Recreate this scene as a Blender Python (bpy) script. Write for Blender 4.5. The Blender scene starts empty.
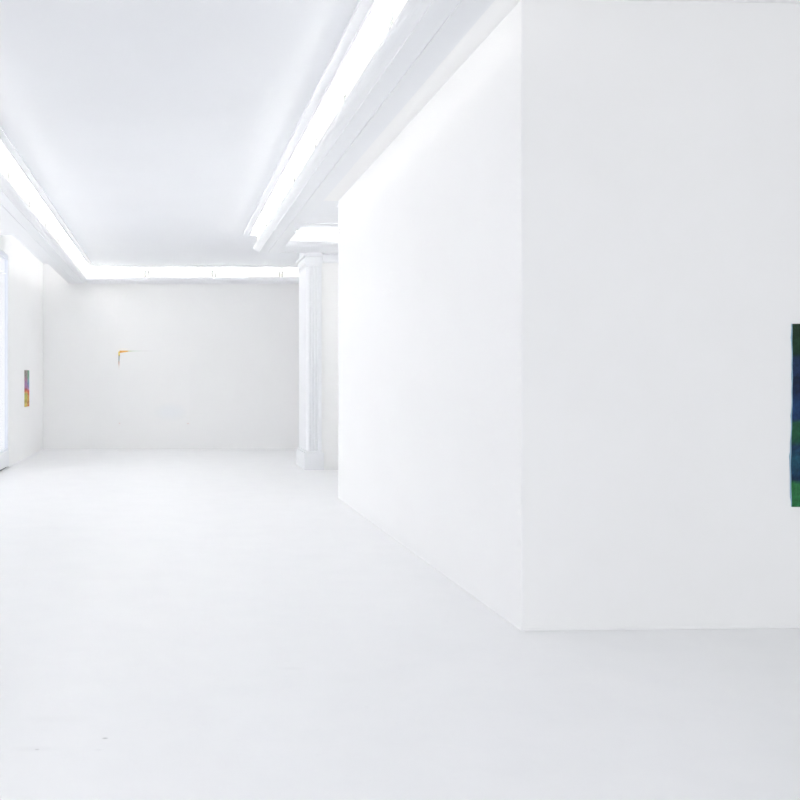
import bpy, bmesh, math, random
from mathutils import Vector, Matrix
random.seed(4)
sc = bpy.context.scene
C = sc.collection
PI = math.pi

# ------------------------------------------------------------------ lighting knobs
WORLD = 1.86
TUBE_IN = 56
TUBE_OUT = 54
TUBE_LEFT = 14
TUBE_PART = 6
TUBE_CROSS = 28
EXPO = 0.035

# ------------------------------------------------------------------ materials
def new_mat(name):
    m = bpy.data.materials.new(name); m.use_nodes = True
    nt = m.node_tree
    for n in list(nt.nodes): nt.nodes.remove(n)
    out = nt.nodes.new('ShaderNodeOutputMaterial')
    return m, nt, out

def principled(nt, out, col=(.8, .8, .8), rough=.6, spec=.5, metal=0):
    b = nt.nodes.new('ShaderNodeBsdfPrincipled')
    b.inputs['Base Color'].default_value = (*col, 1)
    b.inputs['Roughness'].default_value = rough
    b.inputs['Specular IOR Level'].default_value = spec
    b.inputs['Metallic'].default_value = metal
    nt.links.new(b.outputs[0], out.inputs[0])
    return b

def ramp(nt, stops, interp='LINEAR'):
    r = nt.nodes.new('ShaderNodeValToRGB')
    cr = r.color_ramp; cr.interpolation = interp
    while len(cr.elements) > 1: cr.elements.remove(cr.elements[-1])
    cr.elements[0].position = stops[0][0]; cr.elements[0].color = (*stops[0][1], 1)
    for p, c in stops[1:]:
        e = cr.elements.new(p); e.color = (*c, 1)
    return r

def noise(nt, scale, detail=3, vec=None, rough=.5):
    n = nt.nodes.new('ShaderNodeTexNoise')
    n.inputs['Scale'].default_value = scale; n.inputs['Detail'].default_value = detail
    n.inputs['Roughness'].default_value = rough
    if vec is not None: nt.links.new(vec, n.inputs['Vector'])
    return n

def plaster(name, col, rough=.75, bump=.03, scale=60):
    m, nt, out = new_mat(name)
    b = principled(nt, out, col, rough, .3)
    tc = nt.nodes.new('ShaderNodeTexCoord')
    n = noise(nt, scale, 4, tc.outputs['Object'])
    bp = nt.nodes.new('ShaderNodeBump'); bp.inputs['Strength'].default_value = bump
    bp.inputs['Distance'].default_value = .004
    nt.links.new(n.outputs[0], bp.inputs['Height']); nt.links.new(bp.outputs[0], b.inputs['Normal'])
    n2 = noise(nt, 1.1, 2, tc.outputs['Object'])
    r = ramp(nt, [(.3, tuple(c * .985 for c in col)), (.7, col)])
    nt.links.new(n2.outputs[0], r.inputs[0]); nt.links.new(r.outputs[0], b.inputs['Base Color'])
    return m

M = {}
M['wall'] = plaster('white_wall_paint', (.90, .90, .895))
M['partition'] = plaster('partition_wall_paint', (.905, .905, .905))
M['ceiling'] = plaster('white_ceiling_paint', (.86, .873, .897), .8, .02)
M['moulding'] = plaster('gloss_moulding_paint', (.855, .866, .885), .5, .02)
M['batten'] = plaster('white_enamel_metal', (.85, .85, .84), .4, 0)

m, nt, out = new_mat('grey_lampholder_plastic'); principled(nt, out, (.5, .5, .49), .6); M['holder'] = m

# floor: white painted screed, worn semi-gloss with faint trowel streaks and scuffs
m, nt, out = new_mat('white_painted_floor')
b = principled(nt, out, (.82, .82, .83), .3, .5)
tc = nt.nodes.new('ShaderNodeTexCoord')
mp = nt.nodes.new('ShaderNodeMapping'); mp.inputs['Scale'].default_value = (.9, 1.3, 1)
nt.links.new(tc.outputs['Object'], mp.inputs[0])
n1 = noise(nt, 2.6, 8, mp.outputs[0], .65)
r1 = ramp(nt, [(.30, (.855, .86, .868)), (.5, (.87, .874, .88)), (.7, (.88, .883, .888))])
nt.links.new(n1.outputs[0], r1.inputs[0])
n2 = noise(nt, 14, 6, mp.outputs[0], .7)
r2 = ramp(nt, [(.0, (.6, .6, .6)), (.26, (.93, .93, .935)), (.36, (1, 1, 1))])
nt.links.new(n2.outputs[0], r2.inputs[0])
mx = nt.nodes.new('ShaderNodeMixRGB'); mx.blend_type = 'MULTIPLY'; mx.inputs[0].default_value = .8
nt.links.new(r1.outputs[0], mx.inputs[1]); nt.links.new(r2.outputs[0], mx.inputs[2])
prev = mx.outputs[0]
for cx_, cy_, rad, asp, dark in ((-.272, 3.14, .009, 1.8, .55), (-.55, 3.05, .03, 4, .05), (-.54, 3.045, .008, 1.5, .35), (.63, 3.9, .03, 3, .05), (-.50, 3.32, .05, 4, .025)):
    mp2 = nt.nodes.new('ShaderNodeMapping'); mp2.vector_type = 'POINT'
    mp2.inputs['Location'].default_value = (-cx_ / (rad * asp), -cy_ / rad, 0); mp2.inputs['Scale'].default_value = (1 / (rad * asp), 1 / rad, 0)
    nt.links.new(tc.outputs['Object'], mp2.inputs[0])
    ln = nt.nodes.new('ShaderNodeVectorMath'); ln.operation = 'LENGTH'; nt.links.new(mp2.outputs[0], ln.inputs[0])
    rs = ramp(nt, [(.3, (dark,) * 3), (1, (0, 0, 0))]); nt.links.new(ln.outputs['Value'], rs.inputs[0])
    m2 = nt.nodes.new('ShaderNodeMixRGB'); nt.links.new(rs.outputs[0], m2.inputs[0]); nt.links.new(prev, m2.inputs[1]); m2.inputs[2].default_value = (.3, .3, .31, 1)
    prev = m2.outputs[0]
nt.links.new(prev, b.inputs['Base Color'])
n3 = noise(nt, 3.0, 6, tc.outputs['Object'], .6)
r3 = ramp(nt, [(.3, (.30,) * 3), (.7, (.44,) * 3)])
nt.links.new(n3.outputs[0], r3.inputs[0]); nt.links.new(r3.outputs[0], b.inputs['Roughness'])
bp = nt.nodes.new('ShaderNodeBump'); bp.inputs['Strength'].default_value = .12; bp.inputs['Distance'].default_value = .01
n4 = noise(nt, 5, 5, mp.outputs[0], .6)
nt.links.new(n4.outputs[0], bp.inputs['Height']); nt.links.new(bp.outputs[0], b.inputs['Normal'])
M['floor'] = m

m, nt, out = new_mat('painted_gap_shade'); principled(nt, out, (.12, .12, .13), .8); M['dark'] = m
m, nt, out = new_mat('window_frame_metal'); principled(nt, out, (.74, .77, .83), .4); M['frame'] = m

def glow(name, col, s):
    m, nt, out = new_mat(name)
    e = nt.nodes.new('ShaderNodeEmission'); e.inputs[0].default_value = (*col, 1); e.inputs[1].default_value = s
    nt.links.new(e.outputs[0], out.inputs[0]); return m
M['tube_in'] = glow('lit_fluorescent_tube', (1, .966, .917), TUBE_IN)
M['tube_cross'] = glow('lit_fluorescent_tube_cross', (1, .97, .93), TUBE_CROSS)
M['tube_left'] = glow('lit_fluorescent_tube_soft', (1, .965, .92), TUBE_LEFT)
M['glow_spine'] = glow('glowing_batten_spine', (1, .985, .96), 1.15)  # glow added to the batten spine so it reads as white as the tube
M['tube_part'] = glow('lit_fluorescent_tube_dim', (1, .98, .955), TUBE_PART)
M['tube_out'] = glow('lit_fluorescent_tube_warm', (1, .965, .915), TUBE_OUT)

m, nt, out = new_mat('clear_window_glass')
tr = nt.nodes.new('ShaderNodeBsdfTransparent'); tr.inputs[0].default_value = (.97, .98, 1, 1)
gl = nt.nodes.new('ShaderNodeBsdfGlossy'); gl.inputs['Roughness'].default_value = .02
fr = nt.nodes.new('ShaderNodeFresnel'); fr.inputs[0].default_value = 1.35
mi = nt.nodes.new('ShaderNodeMixShader')
fm = nt.nodes.new('ShaderNodeMath'); fm.operation = 'MULTIPLY'; fm.inputs[1].default_value = .25
nt.links.new(fr.outputs[0], fm.inputs[0]); nt.links.new(fm.outputs[0], mi.inputs[0]); nt.links.new(tr.outputs[0], mi.inputs[1]); nt.links.new(gl.outputs[0], mi.inputs[2])
nt.links.new(mi.outputs[0], out.inputs[0]); M['glass'] = m

# ------------------------------------------------------------------ geometry helpers
def bx(bm, x0, x1, y0, y1, z0, z1, bev=0):
    r = bmesh.ops.create_cube(bm, size=1)
    vs = r['verts']
    bmesh.ops.scale(bm, vec=(x1 - x0, y1 - y0, z1 - z0), verts=vs)
    bmesh.ops.translate(bm, vec=((x0 + x1) / 2, (y0 + y1) / 2, (z0 + z1) / 2), verts=vs)
    if bev:
        es = list({e for v in vs for e in v.link_edges})
        bmesh.ops.bevel(bm, geom=es, offset=bev, segments=2, affect='EDGES', profile=.5)
    return bm

def cyl(bm, p0, p1, r, seg=20):
    p0 = Vector(p0); p1 = Vector(p1); d = p1 - p0
    q = d.to_track_quat('Z', 'Y').to_matrix().to_4x4()
    q.translation = (p0 + p1) / 2
    bmesh.ops.create_cone(bm, cap_ends=True, segments=seg, radius1=r, radius2=r, depth=d.length, matrix=q)

def sweep(bm, prof, axis, a0, a1, fn=None):
    """closed profile of (across, z) extruded along 'x' or 'y'"""
    def P(u, z, a): return (u, a, z) if axis == 'y' else (a, u, z)
    A = [bm.verts.new(P(u, z, a0)) for u, z in prof]
    B = [bm.verts.new(P(u, z, a1)) for u, z in prof]
    n = len(prof)
    for i in range(n):
        j = (i + 1) % n
        bm.faces.new((A[i], A[j], B[j], B[i]))
    bm.faces.new(A); bm.faces.new(list(reversed(B)))
    bmesh.ops.recalc_face_normals(bm, faces=bm.faces[:])

def link(name, bm, mat, parent=None, smooth=False):
    me = bpy.data.meshes.new(name)
    bmesh.ops.recalc_face_normals(bm, faces=bm.faces[:])
    bm.to_mesh(me); bm.free()
    if mat: me.materials.append(mat)
    if smooth:
        for p in me.polygons: p.use_smooth = len(p.vertices) == 4
    o = bpy.data.objects.new(name, me); C.objects.link(o)
    if parent: o.parent = parent
    return o

def struct(name, bm, mat, parent=None):
    o = link(name, bm, mat, parent)
    if parent is None: o['kind'] = 'structure'
    return o

def thing(name, label, cat, loc=(0, 0, 0), rz=0, group=None):
    o = bpy.data.objects.new(name, None); C.objects.link(o)
    o.location = loc; o.rotation_euler = (0, 0, rz); o.empty_display_size = .1
    o['label'] = label; o['category'] = cat
    if group: o['group'] = group
    return o

def box(*a, **k):
    bm = bmesh.new(); bx(bm, *a, **k); return bm

# ------------------------------------------------------------------ key dimensions (metres)
H = 1.5
XL = -2.76            # left wall face
YB = 16.3             # back wall face
ZC = 3.90             # main ceiling panel (underside)
ZR = 4.03             # top of the light slots around it
ZD = 3.775            # lowered ceiling beside the partition
YN, YF = 4.48, 9.53   # partition near / far corner
XP = 2.10
YW = -3.2             # street wall behind the viewer
XR = 8.2
YE = 12.5             # end wall with the pilaster
XC = 2.24

# ------------------------------------------------------------------ shell
struct('floor', box(XL - .5, XR + .3, YW - .3, YB + .3, -.2, 0), M['floor'])
struct('ceiling', box(XL - .3, XR + .3, YW - .3, YB + .3, ZR, ZR + .2), M['ceiling'])
# ceiling panels hang below the slab and leave the light slots open around them
bm = bmesh.new()
pts = [(-1.69, YW), (1.31, YW), (1.31, 12.36), (2.0, 12.48), (XR, 12.48), (XR, 15.85), (-1.69, 15.85)]
pts[3:4] = [(1.31, 12.48)]; pts.pop(2)
A = [bm.verts.new((x, y, ZC)) for x, y in pts]; B = [bm.verts.new((x, y, ZR)) for x, y in pts]
for i in range(len(pts)):
    j = (i + 1) % len(pts); bm.faces.new((A[i], A[j], B[j], B[i]))
bm.faces.new(A); bm.faces.new(B)
struct('ceiling_panel', bm, M['ceiling'])
struct('ceiling_alcove', box(1.68, XR, YF, 11.60, ZC, ZR), M['ceiling'])
struct('wall_back', box(XL - .3, XR + .3, YB, YB + .2, 0, ZR), M['wall'])
# right wall of the room, hidden from here by the partition
bm = bmesh.new()
RY0, RY1 = 13.5, 16.1
bx(bm, XR, XR + .3, YW - .3, RY0, 0, ZR); bx(bm, XR, XR + .3, RY1, YB, 0, ZR)
bx(bm, XR, XR + .3, RY0, RY1, 0, .8); bx(bm, XR, XR + .3, RY0, RY1, 3.5, ZR)
struct('wall_right', bm, M['wall'])
w = thing('window_5', '', 'window'); del w['label']; del w['category']; w['kind'] = 'structure'  # unseen window, added to brighten the back wall and far ceiling
mid = (RY0 + RY1) / 2
bm = bmesh.new()
for y0, y1, z0, z1 in ((RY0, RY0 + .06, .8, 3.5), (RY1 - .06, RY1, .8, 3.5), (RY0 + .06, RY1 - .06, .8, .86), (RY0 + .06, RY1 - .06, 3.44, 3.5), (mid - .03, mid + .03, .86, 3.44)):
    bx(bm, XR + .08, XR + .14, y0, y1, z0, z1)
link('window_frame', bm, M['frame'], w)
bm = bmesh.new()
bx(bm, XR + .104, XR + .116, RY0 + .05, mid - .02, .85, 3.45)
bx(bm, XR + .104, XR + .116, mid + .02, RY1 - .05, .85, 3.45)
link('glass_pane', bm, M['glass'], w)
# left wall: solid piece by the back, window header, unseen wide pier added to shade the partition
WY0, WY1 = -2.6, 12.83
bm = bmesh.new()
bx(bm, XL - .3, XL, WY1, YB, 0, ZR)
bx(bm, XL - .3, XL, YW - .3, WY0, 0, ZR)
bx(bm, XL - .3, XL, WY0, WY1, 3.63, ZR)
SHADE_PIERS = [(1.9, 7.9)]
for a, b_ in SHADE_PIERS: bx(bm, XL - .3, XL, a, b_, 0, 3.63)
struct('wall_left', bm, M['wall'])

spans = [(WY0, 1.9), (7.9, WY1)]
for i, (a, b_) in enumerate(spans):
    w = thing('window_%d' % (i + 1), '', 'window')
    del w['label']; del w['category']; w['kind'] = 'structure'
    # sill plinth raised on a recess, its shade painted dark
    bm = bmesh.new(); bx(bm, XL - .3, XL + .004, a, b_, .035, .30, .004)
    link('window_sill', bm, M['moulding'], w)
    bm = bmesh.new(); bx(bm, XL - .3, XL - .04, a, b_, 0, .035)
    link('recess', bm, M['dark'], w)
    bm = bmesh.new()
    xf = XL - .03
    bx(bm, xf - .03, xf + .03, a, a + .06, .30, 3.63)
    bx(bm, xf - .03, xf + .02, b_ - .03, b_, .30, 3.63)
    bx(bm, xf - .03, xf + .02, a + .06, b_ - .03, .30, .33)
    bx(bm, xf - .03, xf + .02, a + .06, b_ - .03, 3.55, 3.63)
    mid = (a + b_) / 2
    bx(bm, xf - .03, xf + .03, mid - .03, mid + .03, .35, 3.55)
    link('window_frame', bm, M['frame'], w)
    bm = bmesh.new()
    bx(bm, xf - .006, xf + .006, a + .05, mid - .02, .34, 3.56)
    bx(bm, xf - .006, xf + .006, mid + .02, b_ - .02, .34, 3.56)
    link('glass_pane', bm, M['glass'], w)

# street wall behind the viewer, with a shop window and a second one added for light
street = [(-2.3, 1.9), (2.4, 7.6)]
bm = bmesh.new()
xs = [XL - .3] + [v for p in street for v in p] + [XR + .3]
for k in range(0, len(xs), 2): bx(bm, xs[k], xs[k + 1], YW - .3, YW, 0, ZR)
for a, b_ in street:
    bx(bm, a, b_, YW - .3, YW, 0, .3); bx(bm, a, b_, YW - .3, YW, 3.4, ZR)
struct('wall_front', bm, M['wall'])
for i, (a, b_) in enumerate(street):
    w = thing('window_%d' % (i + 3), '', 'window'); del w['label']; del w['category']; w['kind'] = 'structure'
    mid = (a + b_) / 2
    bm = bmesh.new()
    for x0, x1, z0, z1 in ((a, a + .06, .3, 3.4), (b_ - .06, b_, .3, 3.4), (a + .06, b_ - .06, .3, .36), (a + .06, b_ - .06, 3.34, 3.4), (mid - .03, mid + .03, .36, 3.34)):
        bx(bm, x0, x1, YW - .23, YW - .17, z0, z1)
    link('window_frame', bm, M['frame'], w)
    bm = bmesh.new()
    bx(bm, a + .05, mid - .02, YW - .206, YW - .194, .35, 3.35)
    bx(bm, mid + .02, b_ - .05, YW - .206, YW - .194, .35, 3.35)
    link('glass_pane', bm, M['glass'], w)

# partition block: side face parallel to the room, front face turned by 1.8 degrees
t = math.tan(math.radians(1.8))
bm = bmesh.new()
pts = [(XP, YN), (XR, YN + (XR - XP) * t), (XR, YF), (2.139, YF)]
A = [bm.verts.new((x, y, 0)) for x, y in pts]; B = [bm.verts.new((x, y, ZD)) for x, y in pts]
for i in range(4):
    j = (i + 1) % 4; bm.faces.new((A[i], A[j], B[j], B[i]))
bm.faces.new(A); bm.faces.new(B)
bmesh.ops.recalc_face_normals(bm, faces=bm.faces[:])
bmesh.ops.bevel(bm, geom=[e for e in bm.edges if abs(e.verts[0].co.z - e.verts[1].co.z) > 1], offset=.003, segments=2, affect='EDGES')
struct('wall_partition', bm, M['partition'])
# low skirting strip at the foot of the front face
bm = bmesh.new()
d = .004
pts = [(XP + .004, YN - d), (XR, YN + (XR - XP) * t - d), (XR, YN + (XR - XP) * t + .02), (XP + .004, YN + .02)]
A = [bm.verts.new((x, y, .002)) for x, y in pts]; B = [bm.verts.new((x, y, .016)) for x, y in pts]
for i in range(4):
    j = (i + 1) % 4; bm.faces.new((A[i], A[j], B[j], B[i]))
bm.faces.new(A); bm.faces.new(B)
struct('baseboard_partition', bm, M['partition'])

# end wall beyond the partition
struct('wall_end', box(2.541, XR, YE + .06, YE + .8, 0, ZR), M['wall'])

# lowered ceiling slab right of the long beam
struct('ceiling_lowered', box(1.60, XR, YW, YF, ZD, ZR), M['partition'])

# ------------------------------------------------------------------ coffered beams with light troughs
def beam_profile(lip, s, full=True, width=.426):
    """lip = coordinate of the trough lip, s = +1 beam body lies on the + side"""
    z = 3.60
    p = [(0, 3.688), (.004, 3.668), (.014, 3.655), (.030, 3.642), (.050, 3.630), (.074, 3.620),
         (.092, 3.612), (.094, 3.603), (.236, 3.600), (.238, 3.605), (.243, 3.605), (.245, 3.598),
         (width, 3.598)]
    if full:
        p += [(width, 3.672), (width - .02, 3.672), (width - .02, 3.664), (.300, 3.664), (.300, ZR), (.170, ZR), (.170, 3.664),
              (.016, 3.664), (.016, 3.688)]
    else:
        p += [(width, 3.640), (.016, 3.640), (.016, 3.685)]
    return [(lip + s * u, zz) for u, zz in p]

YBE = 12.36
bm = bmesh.new(); sweep(bm, beam_profile(1.370, 1), 'y', YW, YBE); struct('trim_1', bm, M['moulding'])
bm = bmesh.new(); sweep(bm, beam_profile(-1.777, -1), 'y', YW, YB); struct('trim_2', bm, M['moulding'])
# back cove, along the back wall
def cove(lip, width):
    z = 3.60
    p = [(0, 3.688), (0, 3.655), (.006, 3.650), (.022, 3.650), (.024, 3.632), (.050, 3.615), (.075, 3.604),
         (.10, 3.602), (width - .03, 3.602), (width - .026, 3.594), (width, 3.594), (width, 3.664), (.016, 3.664), (.016, 3.688)]
    return [(lip + u, zz) for u, zz in p]
bm = bmesh.new(); sweep(bm, cove(15.94, .36), 'x', -1.80, XR); struct('trim_3', bm, M['moulding'])
# cross cove carried by the end wall
bm = bmesh.new(); sweep(bm, cove(11.78, YBE - 11.78), 'x', 1.77, XR); struct('trim_4', bm, M['moulding'])
# architrave under it on the end wall
bm = bmesh.new()
sweep(bm, [(YBE, 3.60), (YBE, 3.64), (YE + .06, 3.64), (YE + .06, 3.46), (YE + .045, 3.46), (YE + .035, 3.475), (YE + .02, 3.48), (YE + .02, 3.60)], 'x', 2.545, XR)
struct('trim_5', bm, M['moulding'])
bm = bmesh.new()
bx(bm, 1.67, XC + .02, YBE + .002, YBE + .10, 3.62, ZC)
struct('trim_6', bm, M['moulding'])
# bulkhead over the windows, flush with the beam soffit
struct('trim_7', box(XL, -2.203, YW, 10.86, 3.598, ZR), M['moulding'])
# flat fillet mouldings on the ceiling, following the troughs
def fillet(bm, axis, u0, u1, a0, a1):
    lo, hi = min(u0, u1), max(u0, u1)
    prof = [(lo, ZC), (lo, ZC - .022), (lo + .012, ZC - .022), (lo + .016, ZC - .014), (hi - .022, ZC - .014), (hi - .016, ZC - .030), (hi, ZC - .030), (hi, ZC)]
    if u1 < u0: prof = [(lo + hi - u, z) for u, z in prof]
    sweep(bm, prof, axis, a0, a1)
bm = bmesh.new(); fillet(bm, 'y', 1.20, 1.305, YW, 12.3); struct('trim_8', bm, M['moulding'])
bm = bmesh.new(); fillet(bm, 'y', -1.60, -1.685, YW, 15.85); struct('trim_9', bm, M['moulding'])
bm = bmesh.new(); fillet(bm, 'x', 15.75, 15.85, -1.685, XR); struct('trim_10', bm, M['moulding'])
bm = bmesh.new(); fillet(bm, 'x', 11.46, 11.60, 1.68, XR); struct('trim_11', bm, M['moulding'])

# ------------------------------------------------------------------ pilaster column at the end wall
col = thing('pilaster', 'white fluted pilaster on a square plinth, standing left of the partition', 'column', (XC, YE, 0))
def L(x0, x1, y0, y1, z0, z1, bev=0):
    bm = bmesh.new(); bx(bm, x0 - XC, x1 - XC, y0 - YE, y1 - YE, z0, z1, bev); return bm
bm = L(XC, 2.57, YE, YE + .057, .001, .285, .006)
bx(bm, 0, 2.538 - XC, .03, .80, .001, .285, .006)
link('plinth', bm, M['moulding'], col)
link('plinth_moulding', L(XC + .02, 2.538, YE + .015, YE + .79, .285, .315, .008), M['moulding'], col)
# shaft with shallow fluting on the front and a chamfered left corner
bm = bmesh.new()
x0, x1, y0, y1 = XC + .045, 2.535, YE + .035, YE + .78
pf = [(x0, y1), (x0, y0 + .05), (x0 + .02, y0 + .03), (x0 + .02, y0 + .012), (x0 + .035, y0)]
xs = x0 + .055
for k in range(3):
    pf += [(xs, y0), (xs + .006, y0 + .012), (xs + .02, y0 + .012), (xs + .026, y0)]
    xs += .05
pf += [(x1, y0), (x1, y1)]
A = [bm.verts.new((x - XC, y - YE, .315)) for x, y in pf]; B = [bm.verts.new((x - XC, y - YE, 3.40)) for x, y in pf]
for i in range(len(pf)):
    j = (i + 1) % len(pf); bm.faces.new((A[i], A[j], B[j], B[i]))
bm.faces.new(A); bm.faces.new(B)
link('shaft', bm, M['moulding'], col)
bm = bmesh.new()
for k, (e, z0_, z1_) in enumerate(((.012, 3.40, 3.43), (.028, 3.43, 3.47), (.022, 3.47, 3.56), (.06, 3.56, 3.60))):
    bx(bm, x0 - e - XC, 2.538 - XC, y0 - e * .8 - YE, y1 - YE, z0_, z1_, .004)
link('capital', bm, M['moulding'], col)
link('necking', L(x0 + .004, x1 - .004, y0 + .02, y1, 3.60, ZC), M['moulding'], col)

# ------------------------------------------------------------------ fluorescent battens in the troughs
def make_tube(label, mat, group, tall=True):
    """batten with a spine given an added glow and the bare tube on top, so the tube sits up in the slot"""
    t_ = thing('tube_light', label, 'light', (0, 0, 0), 0, group)
    Lh = .60; zt = .180 if tall else .038
    link('batten', box(-.018, .018, -Lh + .01, Lh - .01, 0, .022, bev=.003), M['batten'], t_)
    if tall:
        link('glow_spine', box(-.014, .014, -Lh + .035, Lh - .035, .0225, .150, bev=.004), M['glow_spine'], t_)
    bm = bmesh.new(); cyl(bm, (0, -Lh + .035, zt), (0, Lh - .035, zt), .0085, 16)
    link('tube', bm, mat, t_, smooth=True)
    for s in (-1, 1):
        bm = bmesh.new(); bx(bm, -.012, .012, s * (Lh - .018) - .017, s * (Lh - .018) + .017, .0215, zt + .014, .003)
        link('lampholder', bm, M['holder'], t_)
    return t_

def dup(root, loc, rz, label, group, stretch=1):
    r = root.copy(); C.objects.link(r); r.location = loc; r.rotation_euler = (0, 0, rz)
    r['label'] = label; r['group'] = group
    for ch in root.children:
        c = ch.copy(); C.objects.link(c); c.parent = r
    r.scale = (1, stretch, 1)
    return r

nth = ['first', 'second', 'third', 'fourth', 'fifth', 'sixth', 'seventh', 'eighth', 'ninth', 'tenth', 'eleventh', 'twelfth', 'thirteenth', 'fourteenth', 'fifteenth', 'sixteenth']
ZT = 3.665
protos = {}
def run(kind, label_f, group, spots, rz, ZT=ZT, stretch=1):
    mat = M['tube_' + kind]
    for k, (x, y) in enumerate(spots):
        lab = label_f(k)
        if kind not in protos:
            p_ = make_tube(lab, mat, group, kind in ('in', 'cross')); p_.location = (x, y, ZT); p_.rotation_euler = (0, 0, rz); protos[kind] = p_
        else:
            dup(protos[kind], (x, y, ZT), rz, lab, group, stretch)
P = 1.24
run('in', lambda k: 'bright white tube light in the long left ceiling cove, %s from the back wall' % nth[k], 'tube lights in the left ceiling cove',
    [(-1.777 - .055, 15.30 - P * k) for k in range(9)], 0)
run('in', lambda k: 'bright white tube light in the long cove near the partition, %s from its far end' % nth[k], 'tube lights in the cove of the long right beam',
    [(1.370 + .055, 11.62 - P * k) for k in range(9)], 0)
run('in', lambda k: 'bright white tube light in the cove above the back wall, %s from the left' % nth[k], 'tube lights in the back wall cove',
    [(-1.21 + 1.43 * k, 15.94 + .055) for k in range(4)], PI / 2, stretch=1.185)
run('cross', lambda k: 'warm white tube light in the short cove left of the partition, %s from the pilaster' % nth[k], 'tube lights in the cross cove by the pilaster',
    [(2.42 + P * k, 11.78 + .055) for k in range(2)], PI / 2)
run('left', lambda k: 'warm white tube light hidden behind the outer edge of the left beam', 'hidden tube lights washing the left wall',
    [(-2.203 + .06, 15.62 - P * k) for k in range(3)], 0)
run('part', lambda k: 'warm white tube light hidden on top of the right beam beside the partition', 'hidden tube lights washing the partition',
    [(1.796 - .06, 11.2 - P * k) for k in range(7)], 0)

# ledge and tubes on the far side of the partition head, lighting the end wall
struct('trim_12', box(2.15, XR, YF + .001, YF + .14, 3.72, 3.745), M['moulding'])
run('out', lambda k: 'warm white tube light hidden behind the partition head facing the pilaster', 'hidden tube lights washing the end wall',
    [(2.85 + P * k, YF + .08) for k in range(4)], PI / 2, ZT=3.7455)

# ------------------------------------------------------------------ artworks
def objcoord(nt):
    tc = nt.nodes.new('ShaderNodeTexCoord')
    sp = nt.nodes.new('ShaderNodeSeparateXYZ'); nt.links.new(tc.outputs['Object'], sp.inputs[0])
    return tc, sp

def mathn(nt, op, a, b_=None):
    n = nt.nodes.new('ShaderNodeMath'); n.operation = op
    for k, v in enumerate((a, b_)):
        if v is None: continue
        if isinstance(v, (int, float)): n.inputs[k].default_value = v
        else: nt.links.new(v, n.inputs[k])
    return n.outputs[0]

def mix(nt, fac, a, b_, mode='MIX'):
    n = nt.nodes.new('ShaderNodeMixRGB'); n.blend_type = mode
    for k, v in enumerate((fac, a, b_)):
        if isinstance(v, (int, float)): n.inputs[k].default_value = v
        elif isinstance(v, tuple): n.inputs[k].default_value = (*v, 1)
        else: nt.links.new(v, n.inputs[k])
    return n.outputs[0]

# 1. dark blue and green canvas on the partition front (only its left edge is in view)
HP = 1.105
m, nt, out = new_mat('blue_green_painted_canvas')
b = principled(nt, out, (.1, .1, .1), .65, .25)
tc, sp = objcoord(nt)
nz = noise(nt, 9, 5, tc.outputs['Object'], .6)
wob = mathn(nt, 'MULTIPLY', mathn(nt, 'SUBTRACT', nz.outputs[0], .5), .05)
zz = mathn(nt, 'ADD', mathn(nt, 'DIVIDE', sp.outputs['Z'], HP), wob)
r = ramp(nt, [(0, (.022, .17, .055)), (.125, (.026, .18, .06)), (.145, (.006, .03, .075)), (.19, (.008, .05, .10)), (.26, (.01, .075, .12)),
              (.33, (.01, .04, .09)), (.36, (.01, .07, .045)), (.40, (.014, .10, .045)), (.46, (.012, .085, .042)), (.48, (.008, .035, .11)),
              (.56, (.009, .045, .14)), (.62, (.006, .018, .06)), (.70, (.005, .014, .045)), (.73, (.012, .03, .09)), (.81, (.014, .034, .085)),
              (.84, (.008, .035, .02)), (.90, (.01, .042, .018)), (1, (.012, .035, .016))])
nt.links.new(zz, r.inputs[0])
n5 = noise(nt, 42, 5, tc.outputs['Object'], .7)
r5 = ramp(nt, [(.3, (.55,) * 3), (.55, (1.0,) * 3), (.75, (1.6, 1.6, 1.7))])
nt.links.new(n5.outputs[0], r5.inputs[0])
c1 = mix(nt, 1.0, r.outputs[0], r5.outputs[0], 'MULTIPLY')
# broad colour fields across the width
n6 = noise(nt, 3.1, 2, tc.outputs['Object'])
r6 = ramp(nt, [(.52, (0,) * 3), (.58, (1,) * 3)], 'EASE'); nt.links.new(n6.outputs[0], r6.inputs[0])
xm = mathn(nt, 'GREATER_THAN', sp.outputs['X'], .16)
c2 = mix(nt, mathn(nt, 'MULTIPLY', r6.outputs[0], xm), c1, (.03, .14, .06))
nt.links.new(c2, b.inputs['Base Color'])
bp = nt.nodes.new('ShaderNodeBump'); bp.inputs['Strength'].default_value = .3; bp.inputs['Distance'].default_value = .004
nt.links.new(n5.outputs[0], bp.inputs['Height']); nt.links.new(bp.outputs[0], b.inputs['Normal'])
M['art_blue'] = m
m, nt, out = new_mat('pale_blue_canvas_edge'); principled(nt, out, (.30, .46, .58), .8); M['art_edge'] = m

ax = (791.6 - 170) / 750
Yp = (YN - XP * t) / (1 - ax * t) - .009
Xp = ax * Yp
Z0 = H + (380 - 507) * Yp / 750
art = thing('abstract_painting', 'dark blue and green abstract canvas on the partition at far right', 'painting',
            (Xp, Yp + .002, Z0), math.radians(1.8))
WP = .86
bm = bmesh.new()
N = 40
def edge(z):   # left edge wobbles and bows out towards the foot
    u = z / HP
    return .004 - .010 * math.exp(-((u - .2) / .2) ** 2) + .0012 * math.sin(u * 11) + .001 * math.sin(u * 47)
rows = []
for i in range(N + 1):
    z = HP * i / N
    xl = edge(z); xr = WP + .006 * math.sin(z * 7 + 1)
    rows.append([bm.verts.new((xl + .004, 0, z)), bm.verts.new((xr, 0, z)), bm.verts.new((xr, .007, z)), bm.verts.new((xl + .004, .007, z))])
for i in range(N):
    for k in range(4):
        j = (k + 1) % 4
        bm.faces.new((rows[i][k], rows[i][j], rows[i + 1][j], rows[i + 1][k]))
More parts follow.
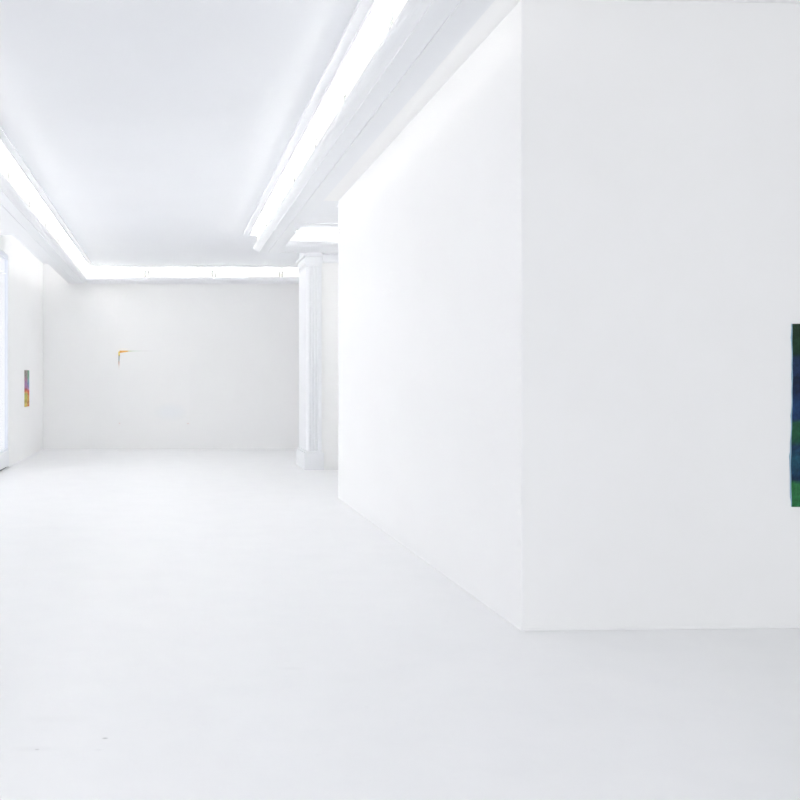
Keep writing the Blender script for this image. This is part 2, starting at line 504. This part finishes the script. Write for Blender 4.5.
bm.faces.new(rows[0]); bm.faces.new(rows[-1])
link('canvas', bm, M['art_blue'], art)
bm = bmesh.new(); rows = []
for i in range(N + 1):
    z = HP * i / N
    xl = edge(z); w_ = .0015 + .0045 * max(0, math.sin(z * 26)) ** 6 + (.0025 if .08 < z < .40 else 0)
    rows.append([bm.verts.new((xl + .004 - w_, .002, z)), bm.verts.new((xl + .0045, .0005, z)), bm.verts.new((xl + .0045, .006, z)), bm.verts.new((xl + .004 - w_, .006, z))])
for i in range(N):
    for k in range(4):
        j = (k + 1) % 4
        bm.faces.new((rows[i][k], rows[i][j], rows[i + 1][j], rows[i + 1][k]))
bm.faces.new(rows[0]); bm.faces.new(rows[-1])
e_ = link('fringe', bm, M['art_edge'], art); e_['label'] = 'pale blue frayed canvas edge'

# 2. small bright canvas on the left wall; local +Y runs towards the back wall
HS, WS = .70, .42
m, nt, out = new_mat('multicolour_painted_canvas')
b = principled(nt, out, (.5, .5, .5), .6, .3)
tc, sp = objcoord(nt)
nz = noise(nt, 6, 3, tc.outputs['Object'])
u = mathn(nt, 'ADD', mathn(nt, 'DIVIDE', sp.outputs['Z'], HS), mathn(nt, 'MULTIPLY', mathn(nt, 'SUBTRACT', nz.outputs[0], .5), .16))
rn = ramp(nt, [(0, (.55, .42, .08)), (.08, (.62, .48, .10)), (.15, (.42, .33, .06)), (.22, (.50, .48, .10)), (.33, (.40, .42, .10)), (.38, (.75, .38, .10)),
               (.42, (.60, .12, .06)), (.47, (.42, .08, .07)), (.50, (.35, .16, .30)), (.62, (.30, .17, .36)), (.75, (.38, .18, .26)), (.88, (.22, .20, .18)), (1, (.25, .22, .18))])
rf = ramp(nt, [(0, (.50, .10, .05)), (.05, (.65, .22, .06)), (.13, (.42, .16, .04)), (.22, (.60, .38, .06)), (.33, (.62, .16, .04)), (.44, (.60, .08, .04)),
               (.50, (.30, .30, .52)), (.60, (.16, .28, .48)), (.70, (.14, .34, .40)), (.80, (.12, .36, .22)), (1, (.13, .32, .20))])
nt.links.new(u, rn.inputs[0]); nt.links.new(u, rf.inputs[0])
yy = mathn(nt, 'ADD', sp.outputs['Y'], mathn(nt, 'MULTIPLY', mathn(nt, 'SUBTRACT', nz.outputs[0], .5), .5))
sel = ramp(nt, [(.22, (0,) * 3), (.30, (1,) * 3)]); nt.links.new(yy, sel.inputs[0])
c1 = mix(nt, sel.outputs[0], rn.outputs[0], rf.outputs[0])
n5 = noise(nt, 22, 3, tc.outputs['Object'])
r5 = ramp(nt, [(.35, (.7,) * 3), (.65, (1.25,) * 3)]); nt.links.new(n5.outputs[0], r5.inputs[0])
nt.links.new(mix(nt, 1.0, c1, r5.outputs[0], 'MULTIPLY'), b.inputs['Base Color'])
M['art_multi'] = m
Ya = 750 * -XL / (170 - 24.4)
art2 = thing('abstract_painting', 'small upright multicoloured abstract canvas with yellow and red foot on the left wall', 'painting', (XL, Ya, H + (380 - 407) * Ya / 750 + .0))
bm = bmesh.new(); bx(bm, .0, .014, 0, WS, 0, HS, .003); link('canvas', bm, M['art_multi'], art2)

# 3. almost white square panel on the back wall, with a coloured upper-left corner
X0 = (118.8 - 170) * YB / 750; X1 = (189.5 - 170) * YB / 750
Zt = H + (380 - 350.6) * YB / 750; Zb = H + (380 - 424) * YB / 750
m, nt, out = new_mat('near_white_primed_canvas')
b = principled(nt, out, (.895, .895, .89), .8, .2)
tc, sp = objcoord(nt)
# a faint pale blue stain low on the right
dx = mathn(nt, 'MULTIPLY', mathn(nt, 'SUBTRACT', sp.outputs['X'], 1.12), 2.6); dz = mathn(nt, 'MULTIPLY', mathn(nt, 'SUBTRACT', sp.outputs['Z'], .26), 4.5)
dd = mathn(nt, 'ADD', mathn(nt, 'MULTIPLY', dx, dx), mathn(nt, 'MULTIPLY', dz, dz))
rr = ramp(nt, [(0, (.868, .882, .893)), (.6, (.88, .885, .885)), (1, (.895, .895, .89))]); nt.links.new(dd, rr.inputs[0])
nt.links.new(rr.outputs[0], b.inputs['Base Color'])
M['art_white'] = m
YA3 = YB - .0005
art3 = thing('abstract_painting', 'large nearly white canvas on the back wall with an orange upper left corner', 'painting', (X0, YA3, Zb))
WW, HH = X1 - X0, Zt - Zb
bm = bmesh.new(); bx(bm, .006, WW, -.012, 0, 0, HH - .006, .002); link('canvas', bm, M['art_white'], art3)
def fade_mat(name, axis, stops):
    m, nt, out = new_mat(name); b = principled(nt, out, (.8, .8, .8), .7, .2)
    tc, sp = objcoord(nt); r = ramp(nt, stops); nt.links.new(sp.outputs[axis], r.inputs[0]); nt.links.new(r.outputs[0], b.inputs['Base Color'])
    return m
W_ = (.895, .895, .89)
mt = fade_mat('orange_paint_strip', 'X', [(0, (.75, .36, .06)), (.06, (.85, .45, .10)), (.19, (.86, .55, .18)), (.21, (.72, .72, .52)), (.30, (.70, .76, .68)), (.38, (.76, .82, .76)), (.55, (.84, .82, .82)), (.9, W_)])
ml = fade_mat('yellow_paint_strip', 'Z', [(0, W_), (.60, W_), (.68, (.84, .80, .76)), (.73, (.70, .56, .50)), (.76, (.62, .42, .36)), (.785, (.5, .42, .36)), (.80, (.42, .46, .44)), (.84, (.40, .43, .42)), (.895, (.42, .42, .42)), (.915, (.50, .42, .10)), (.93, (.82, .66, .08)), (1, (.85, .66, .12))])
bm = bmesh.new()
def prism(bm, pts, y0, y1):
    A = [bm.verts.new((x, y0, z)) for x, z in pts]; B = [bm.verts.new((x, y1, z)) for x, z in pts]
    for i in range(len(pts)):
        j = (i + 1) % len(pts); bm.faces.new((A[i], A[j], B[j], B[i]))
    bm.faces.new(A); bm.faces.new(B)
prism(bm, [(.016, HH), (.90, HH), (.90, HH - .008), (.30, HH - .020), (.20, HH - .028), (.016, HH - .052)], -.0135, -.0005)
o = link('painted_top_edge', bm, mt, art3); o['label'] = 'orange painted top edge fading to the right'
# left edge strip: its own local z is normalised so the ramp covers it
bm = bmesh.new(); prism(bm, [(0, 0), (.014, 0), (.024, .80), (.034, .93), (.018, 1.0), (0, 1.0)], -.0132, -.0005)
o = link('painted_left_edge', bm, ml, art3); o['label'] = 'yellow and grey painted left edge'
o.location = (-.008, 0, HH - 1.02)
m, nt, out = new_mat('pink_paint_mark'); principled(nt, out, (.84, .75, .73), .8); M['pink'] = m
for nm, x, z, w_, h_ in (('corner_mark', .0, .0, .035, .03), ('corner_mark', WW - .06, -.004, .055, .03)):
    bm = bmesh.new(); prism(bm, [(x, z + h_ * .2), (x + w_ * .4, z), (x + w_, z + h_ * .3), (x + w_ * .85, z + h_), (x + w_ * .2, z + h_ * .9)], -.0145, -.0005)
    o = link(nm, bm, M['pink'], art3); o['label'] = 'pale pink paint mark at a lower corner'

# ------------------------------------------------------------------ lights: daylight through the windows
w = bpy.data.worlds.new('World'); sc.world = w; w.use_nodes = True
bg = w.node_tree.nodes['Background']
bg.inputs[0].default_value = (1.0, .987, .967, 1); bg.inputs[1].default_value = WORLD

def portal(name, loc, rot, sx, sy):
    l = bpy.data.lights.new(name, 'AREA'); l.shape = 'RECTANGLE'; l.size = sx; l.size_y = sy
    l.cycles.is_portal = True
    o = bpy.data.objects.new(name, l); C.objects.link(o); o.location = loc; o.rotation_euler = rot
for a, b_ in spans:
    portal('window_portal', (XL - .28, (a + b_) / 2, 1.96), (0, -PI / 2, 0), 3.4, b_ - a)
portal('window_portal', (XR + .28, (RY0 + RY1) / 2, 1.85), (0, PI / 2, 0), 3.3, RY1 - RY0)
for a, b_ in street:
    portal('window_portal', ((a + b_) / 2, YW - .28, 1.85), (PI / 2, 0, 0), b_ - a, 3.1)

# ------------------------------------------------------------------ camera: level, cropped from a wider frame
cam = bpy.data.cameras.new('camera'); co = bpy.data.objects.new('camera', cam); C.objects.link(co)
co.location = (0, 0, H); co.rotation_euler = (PI / 2, 0, 0)
cam.sensor_width = 36; cam.lens = 750 / 800 * 36
cam.shift_x = (400 - 170) / 800; cam.shift_y = (380 - 400) / 800
cam.clip_start = .05
sc.camera = co

sc.view_settings.view_transform = 'Standard'; sc.view_settings.look = 'None'
sc.view_settings.gamma = 1; sc.view_settings.use_curve_mapping = False
sc.view_settings.exposure = EXPO
cy = sc.cycles
cy.use_denoising = True
cy.max_bounces = 14; cy.diffuse_bounces = 12; cy.glossy_bounces = 4; cy.transparent_max_bounces = 8
cy.sample_clamp_indirect = 200
cy.caustics_reflective = False; cy.caustics_refractive = False
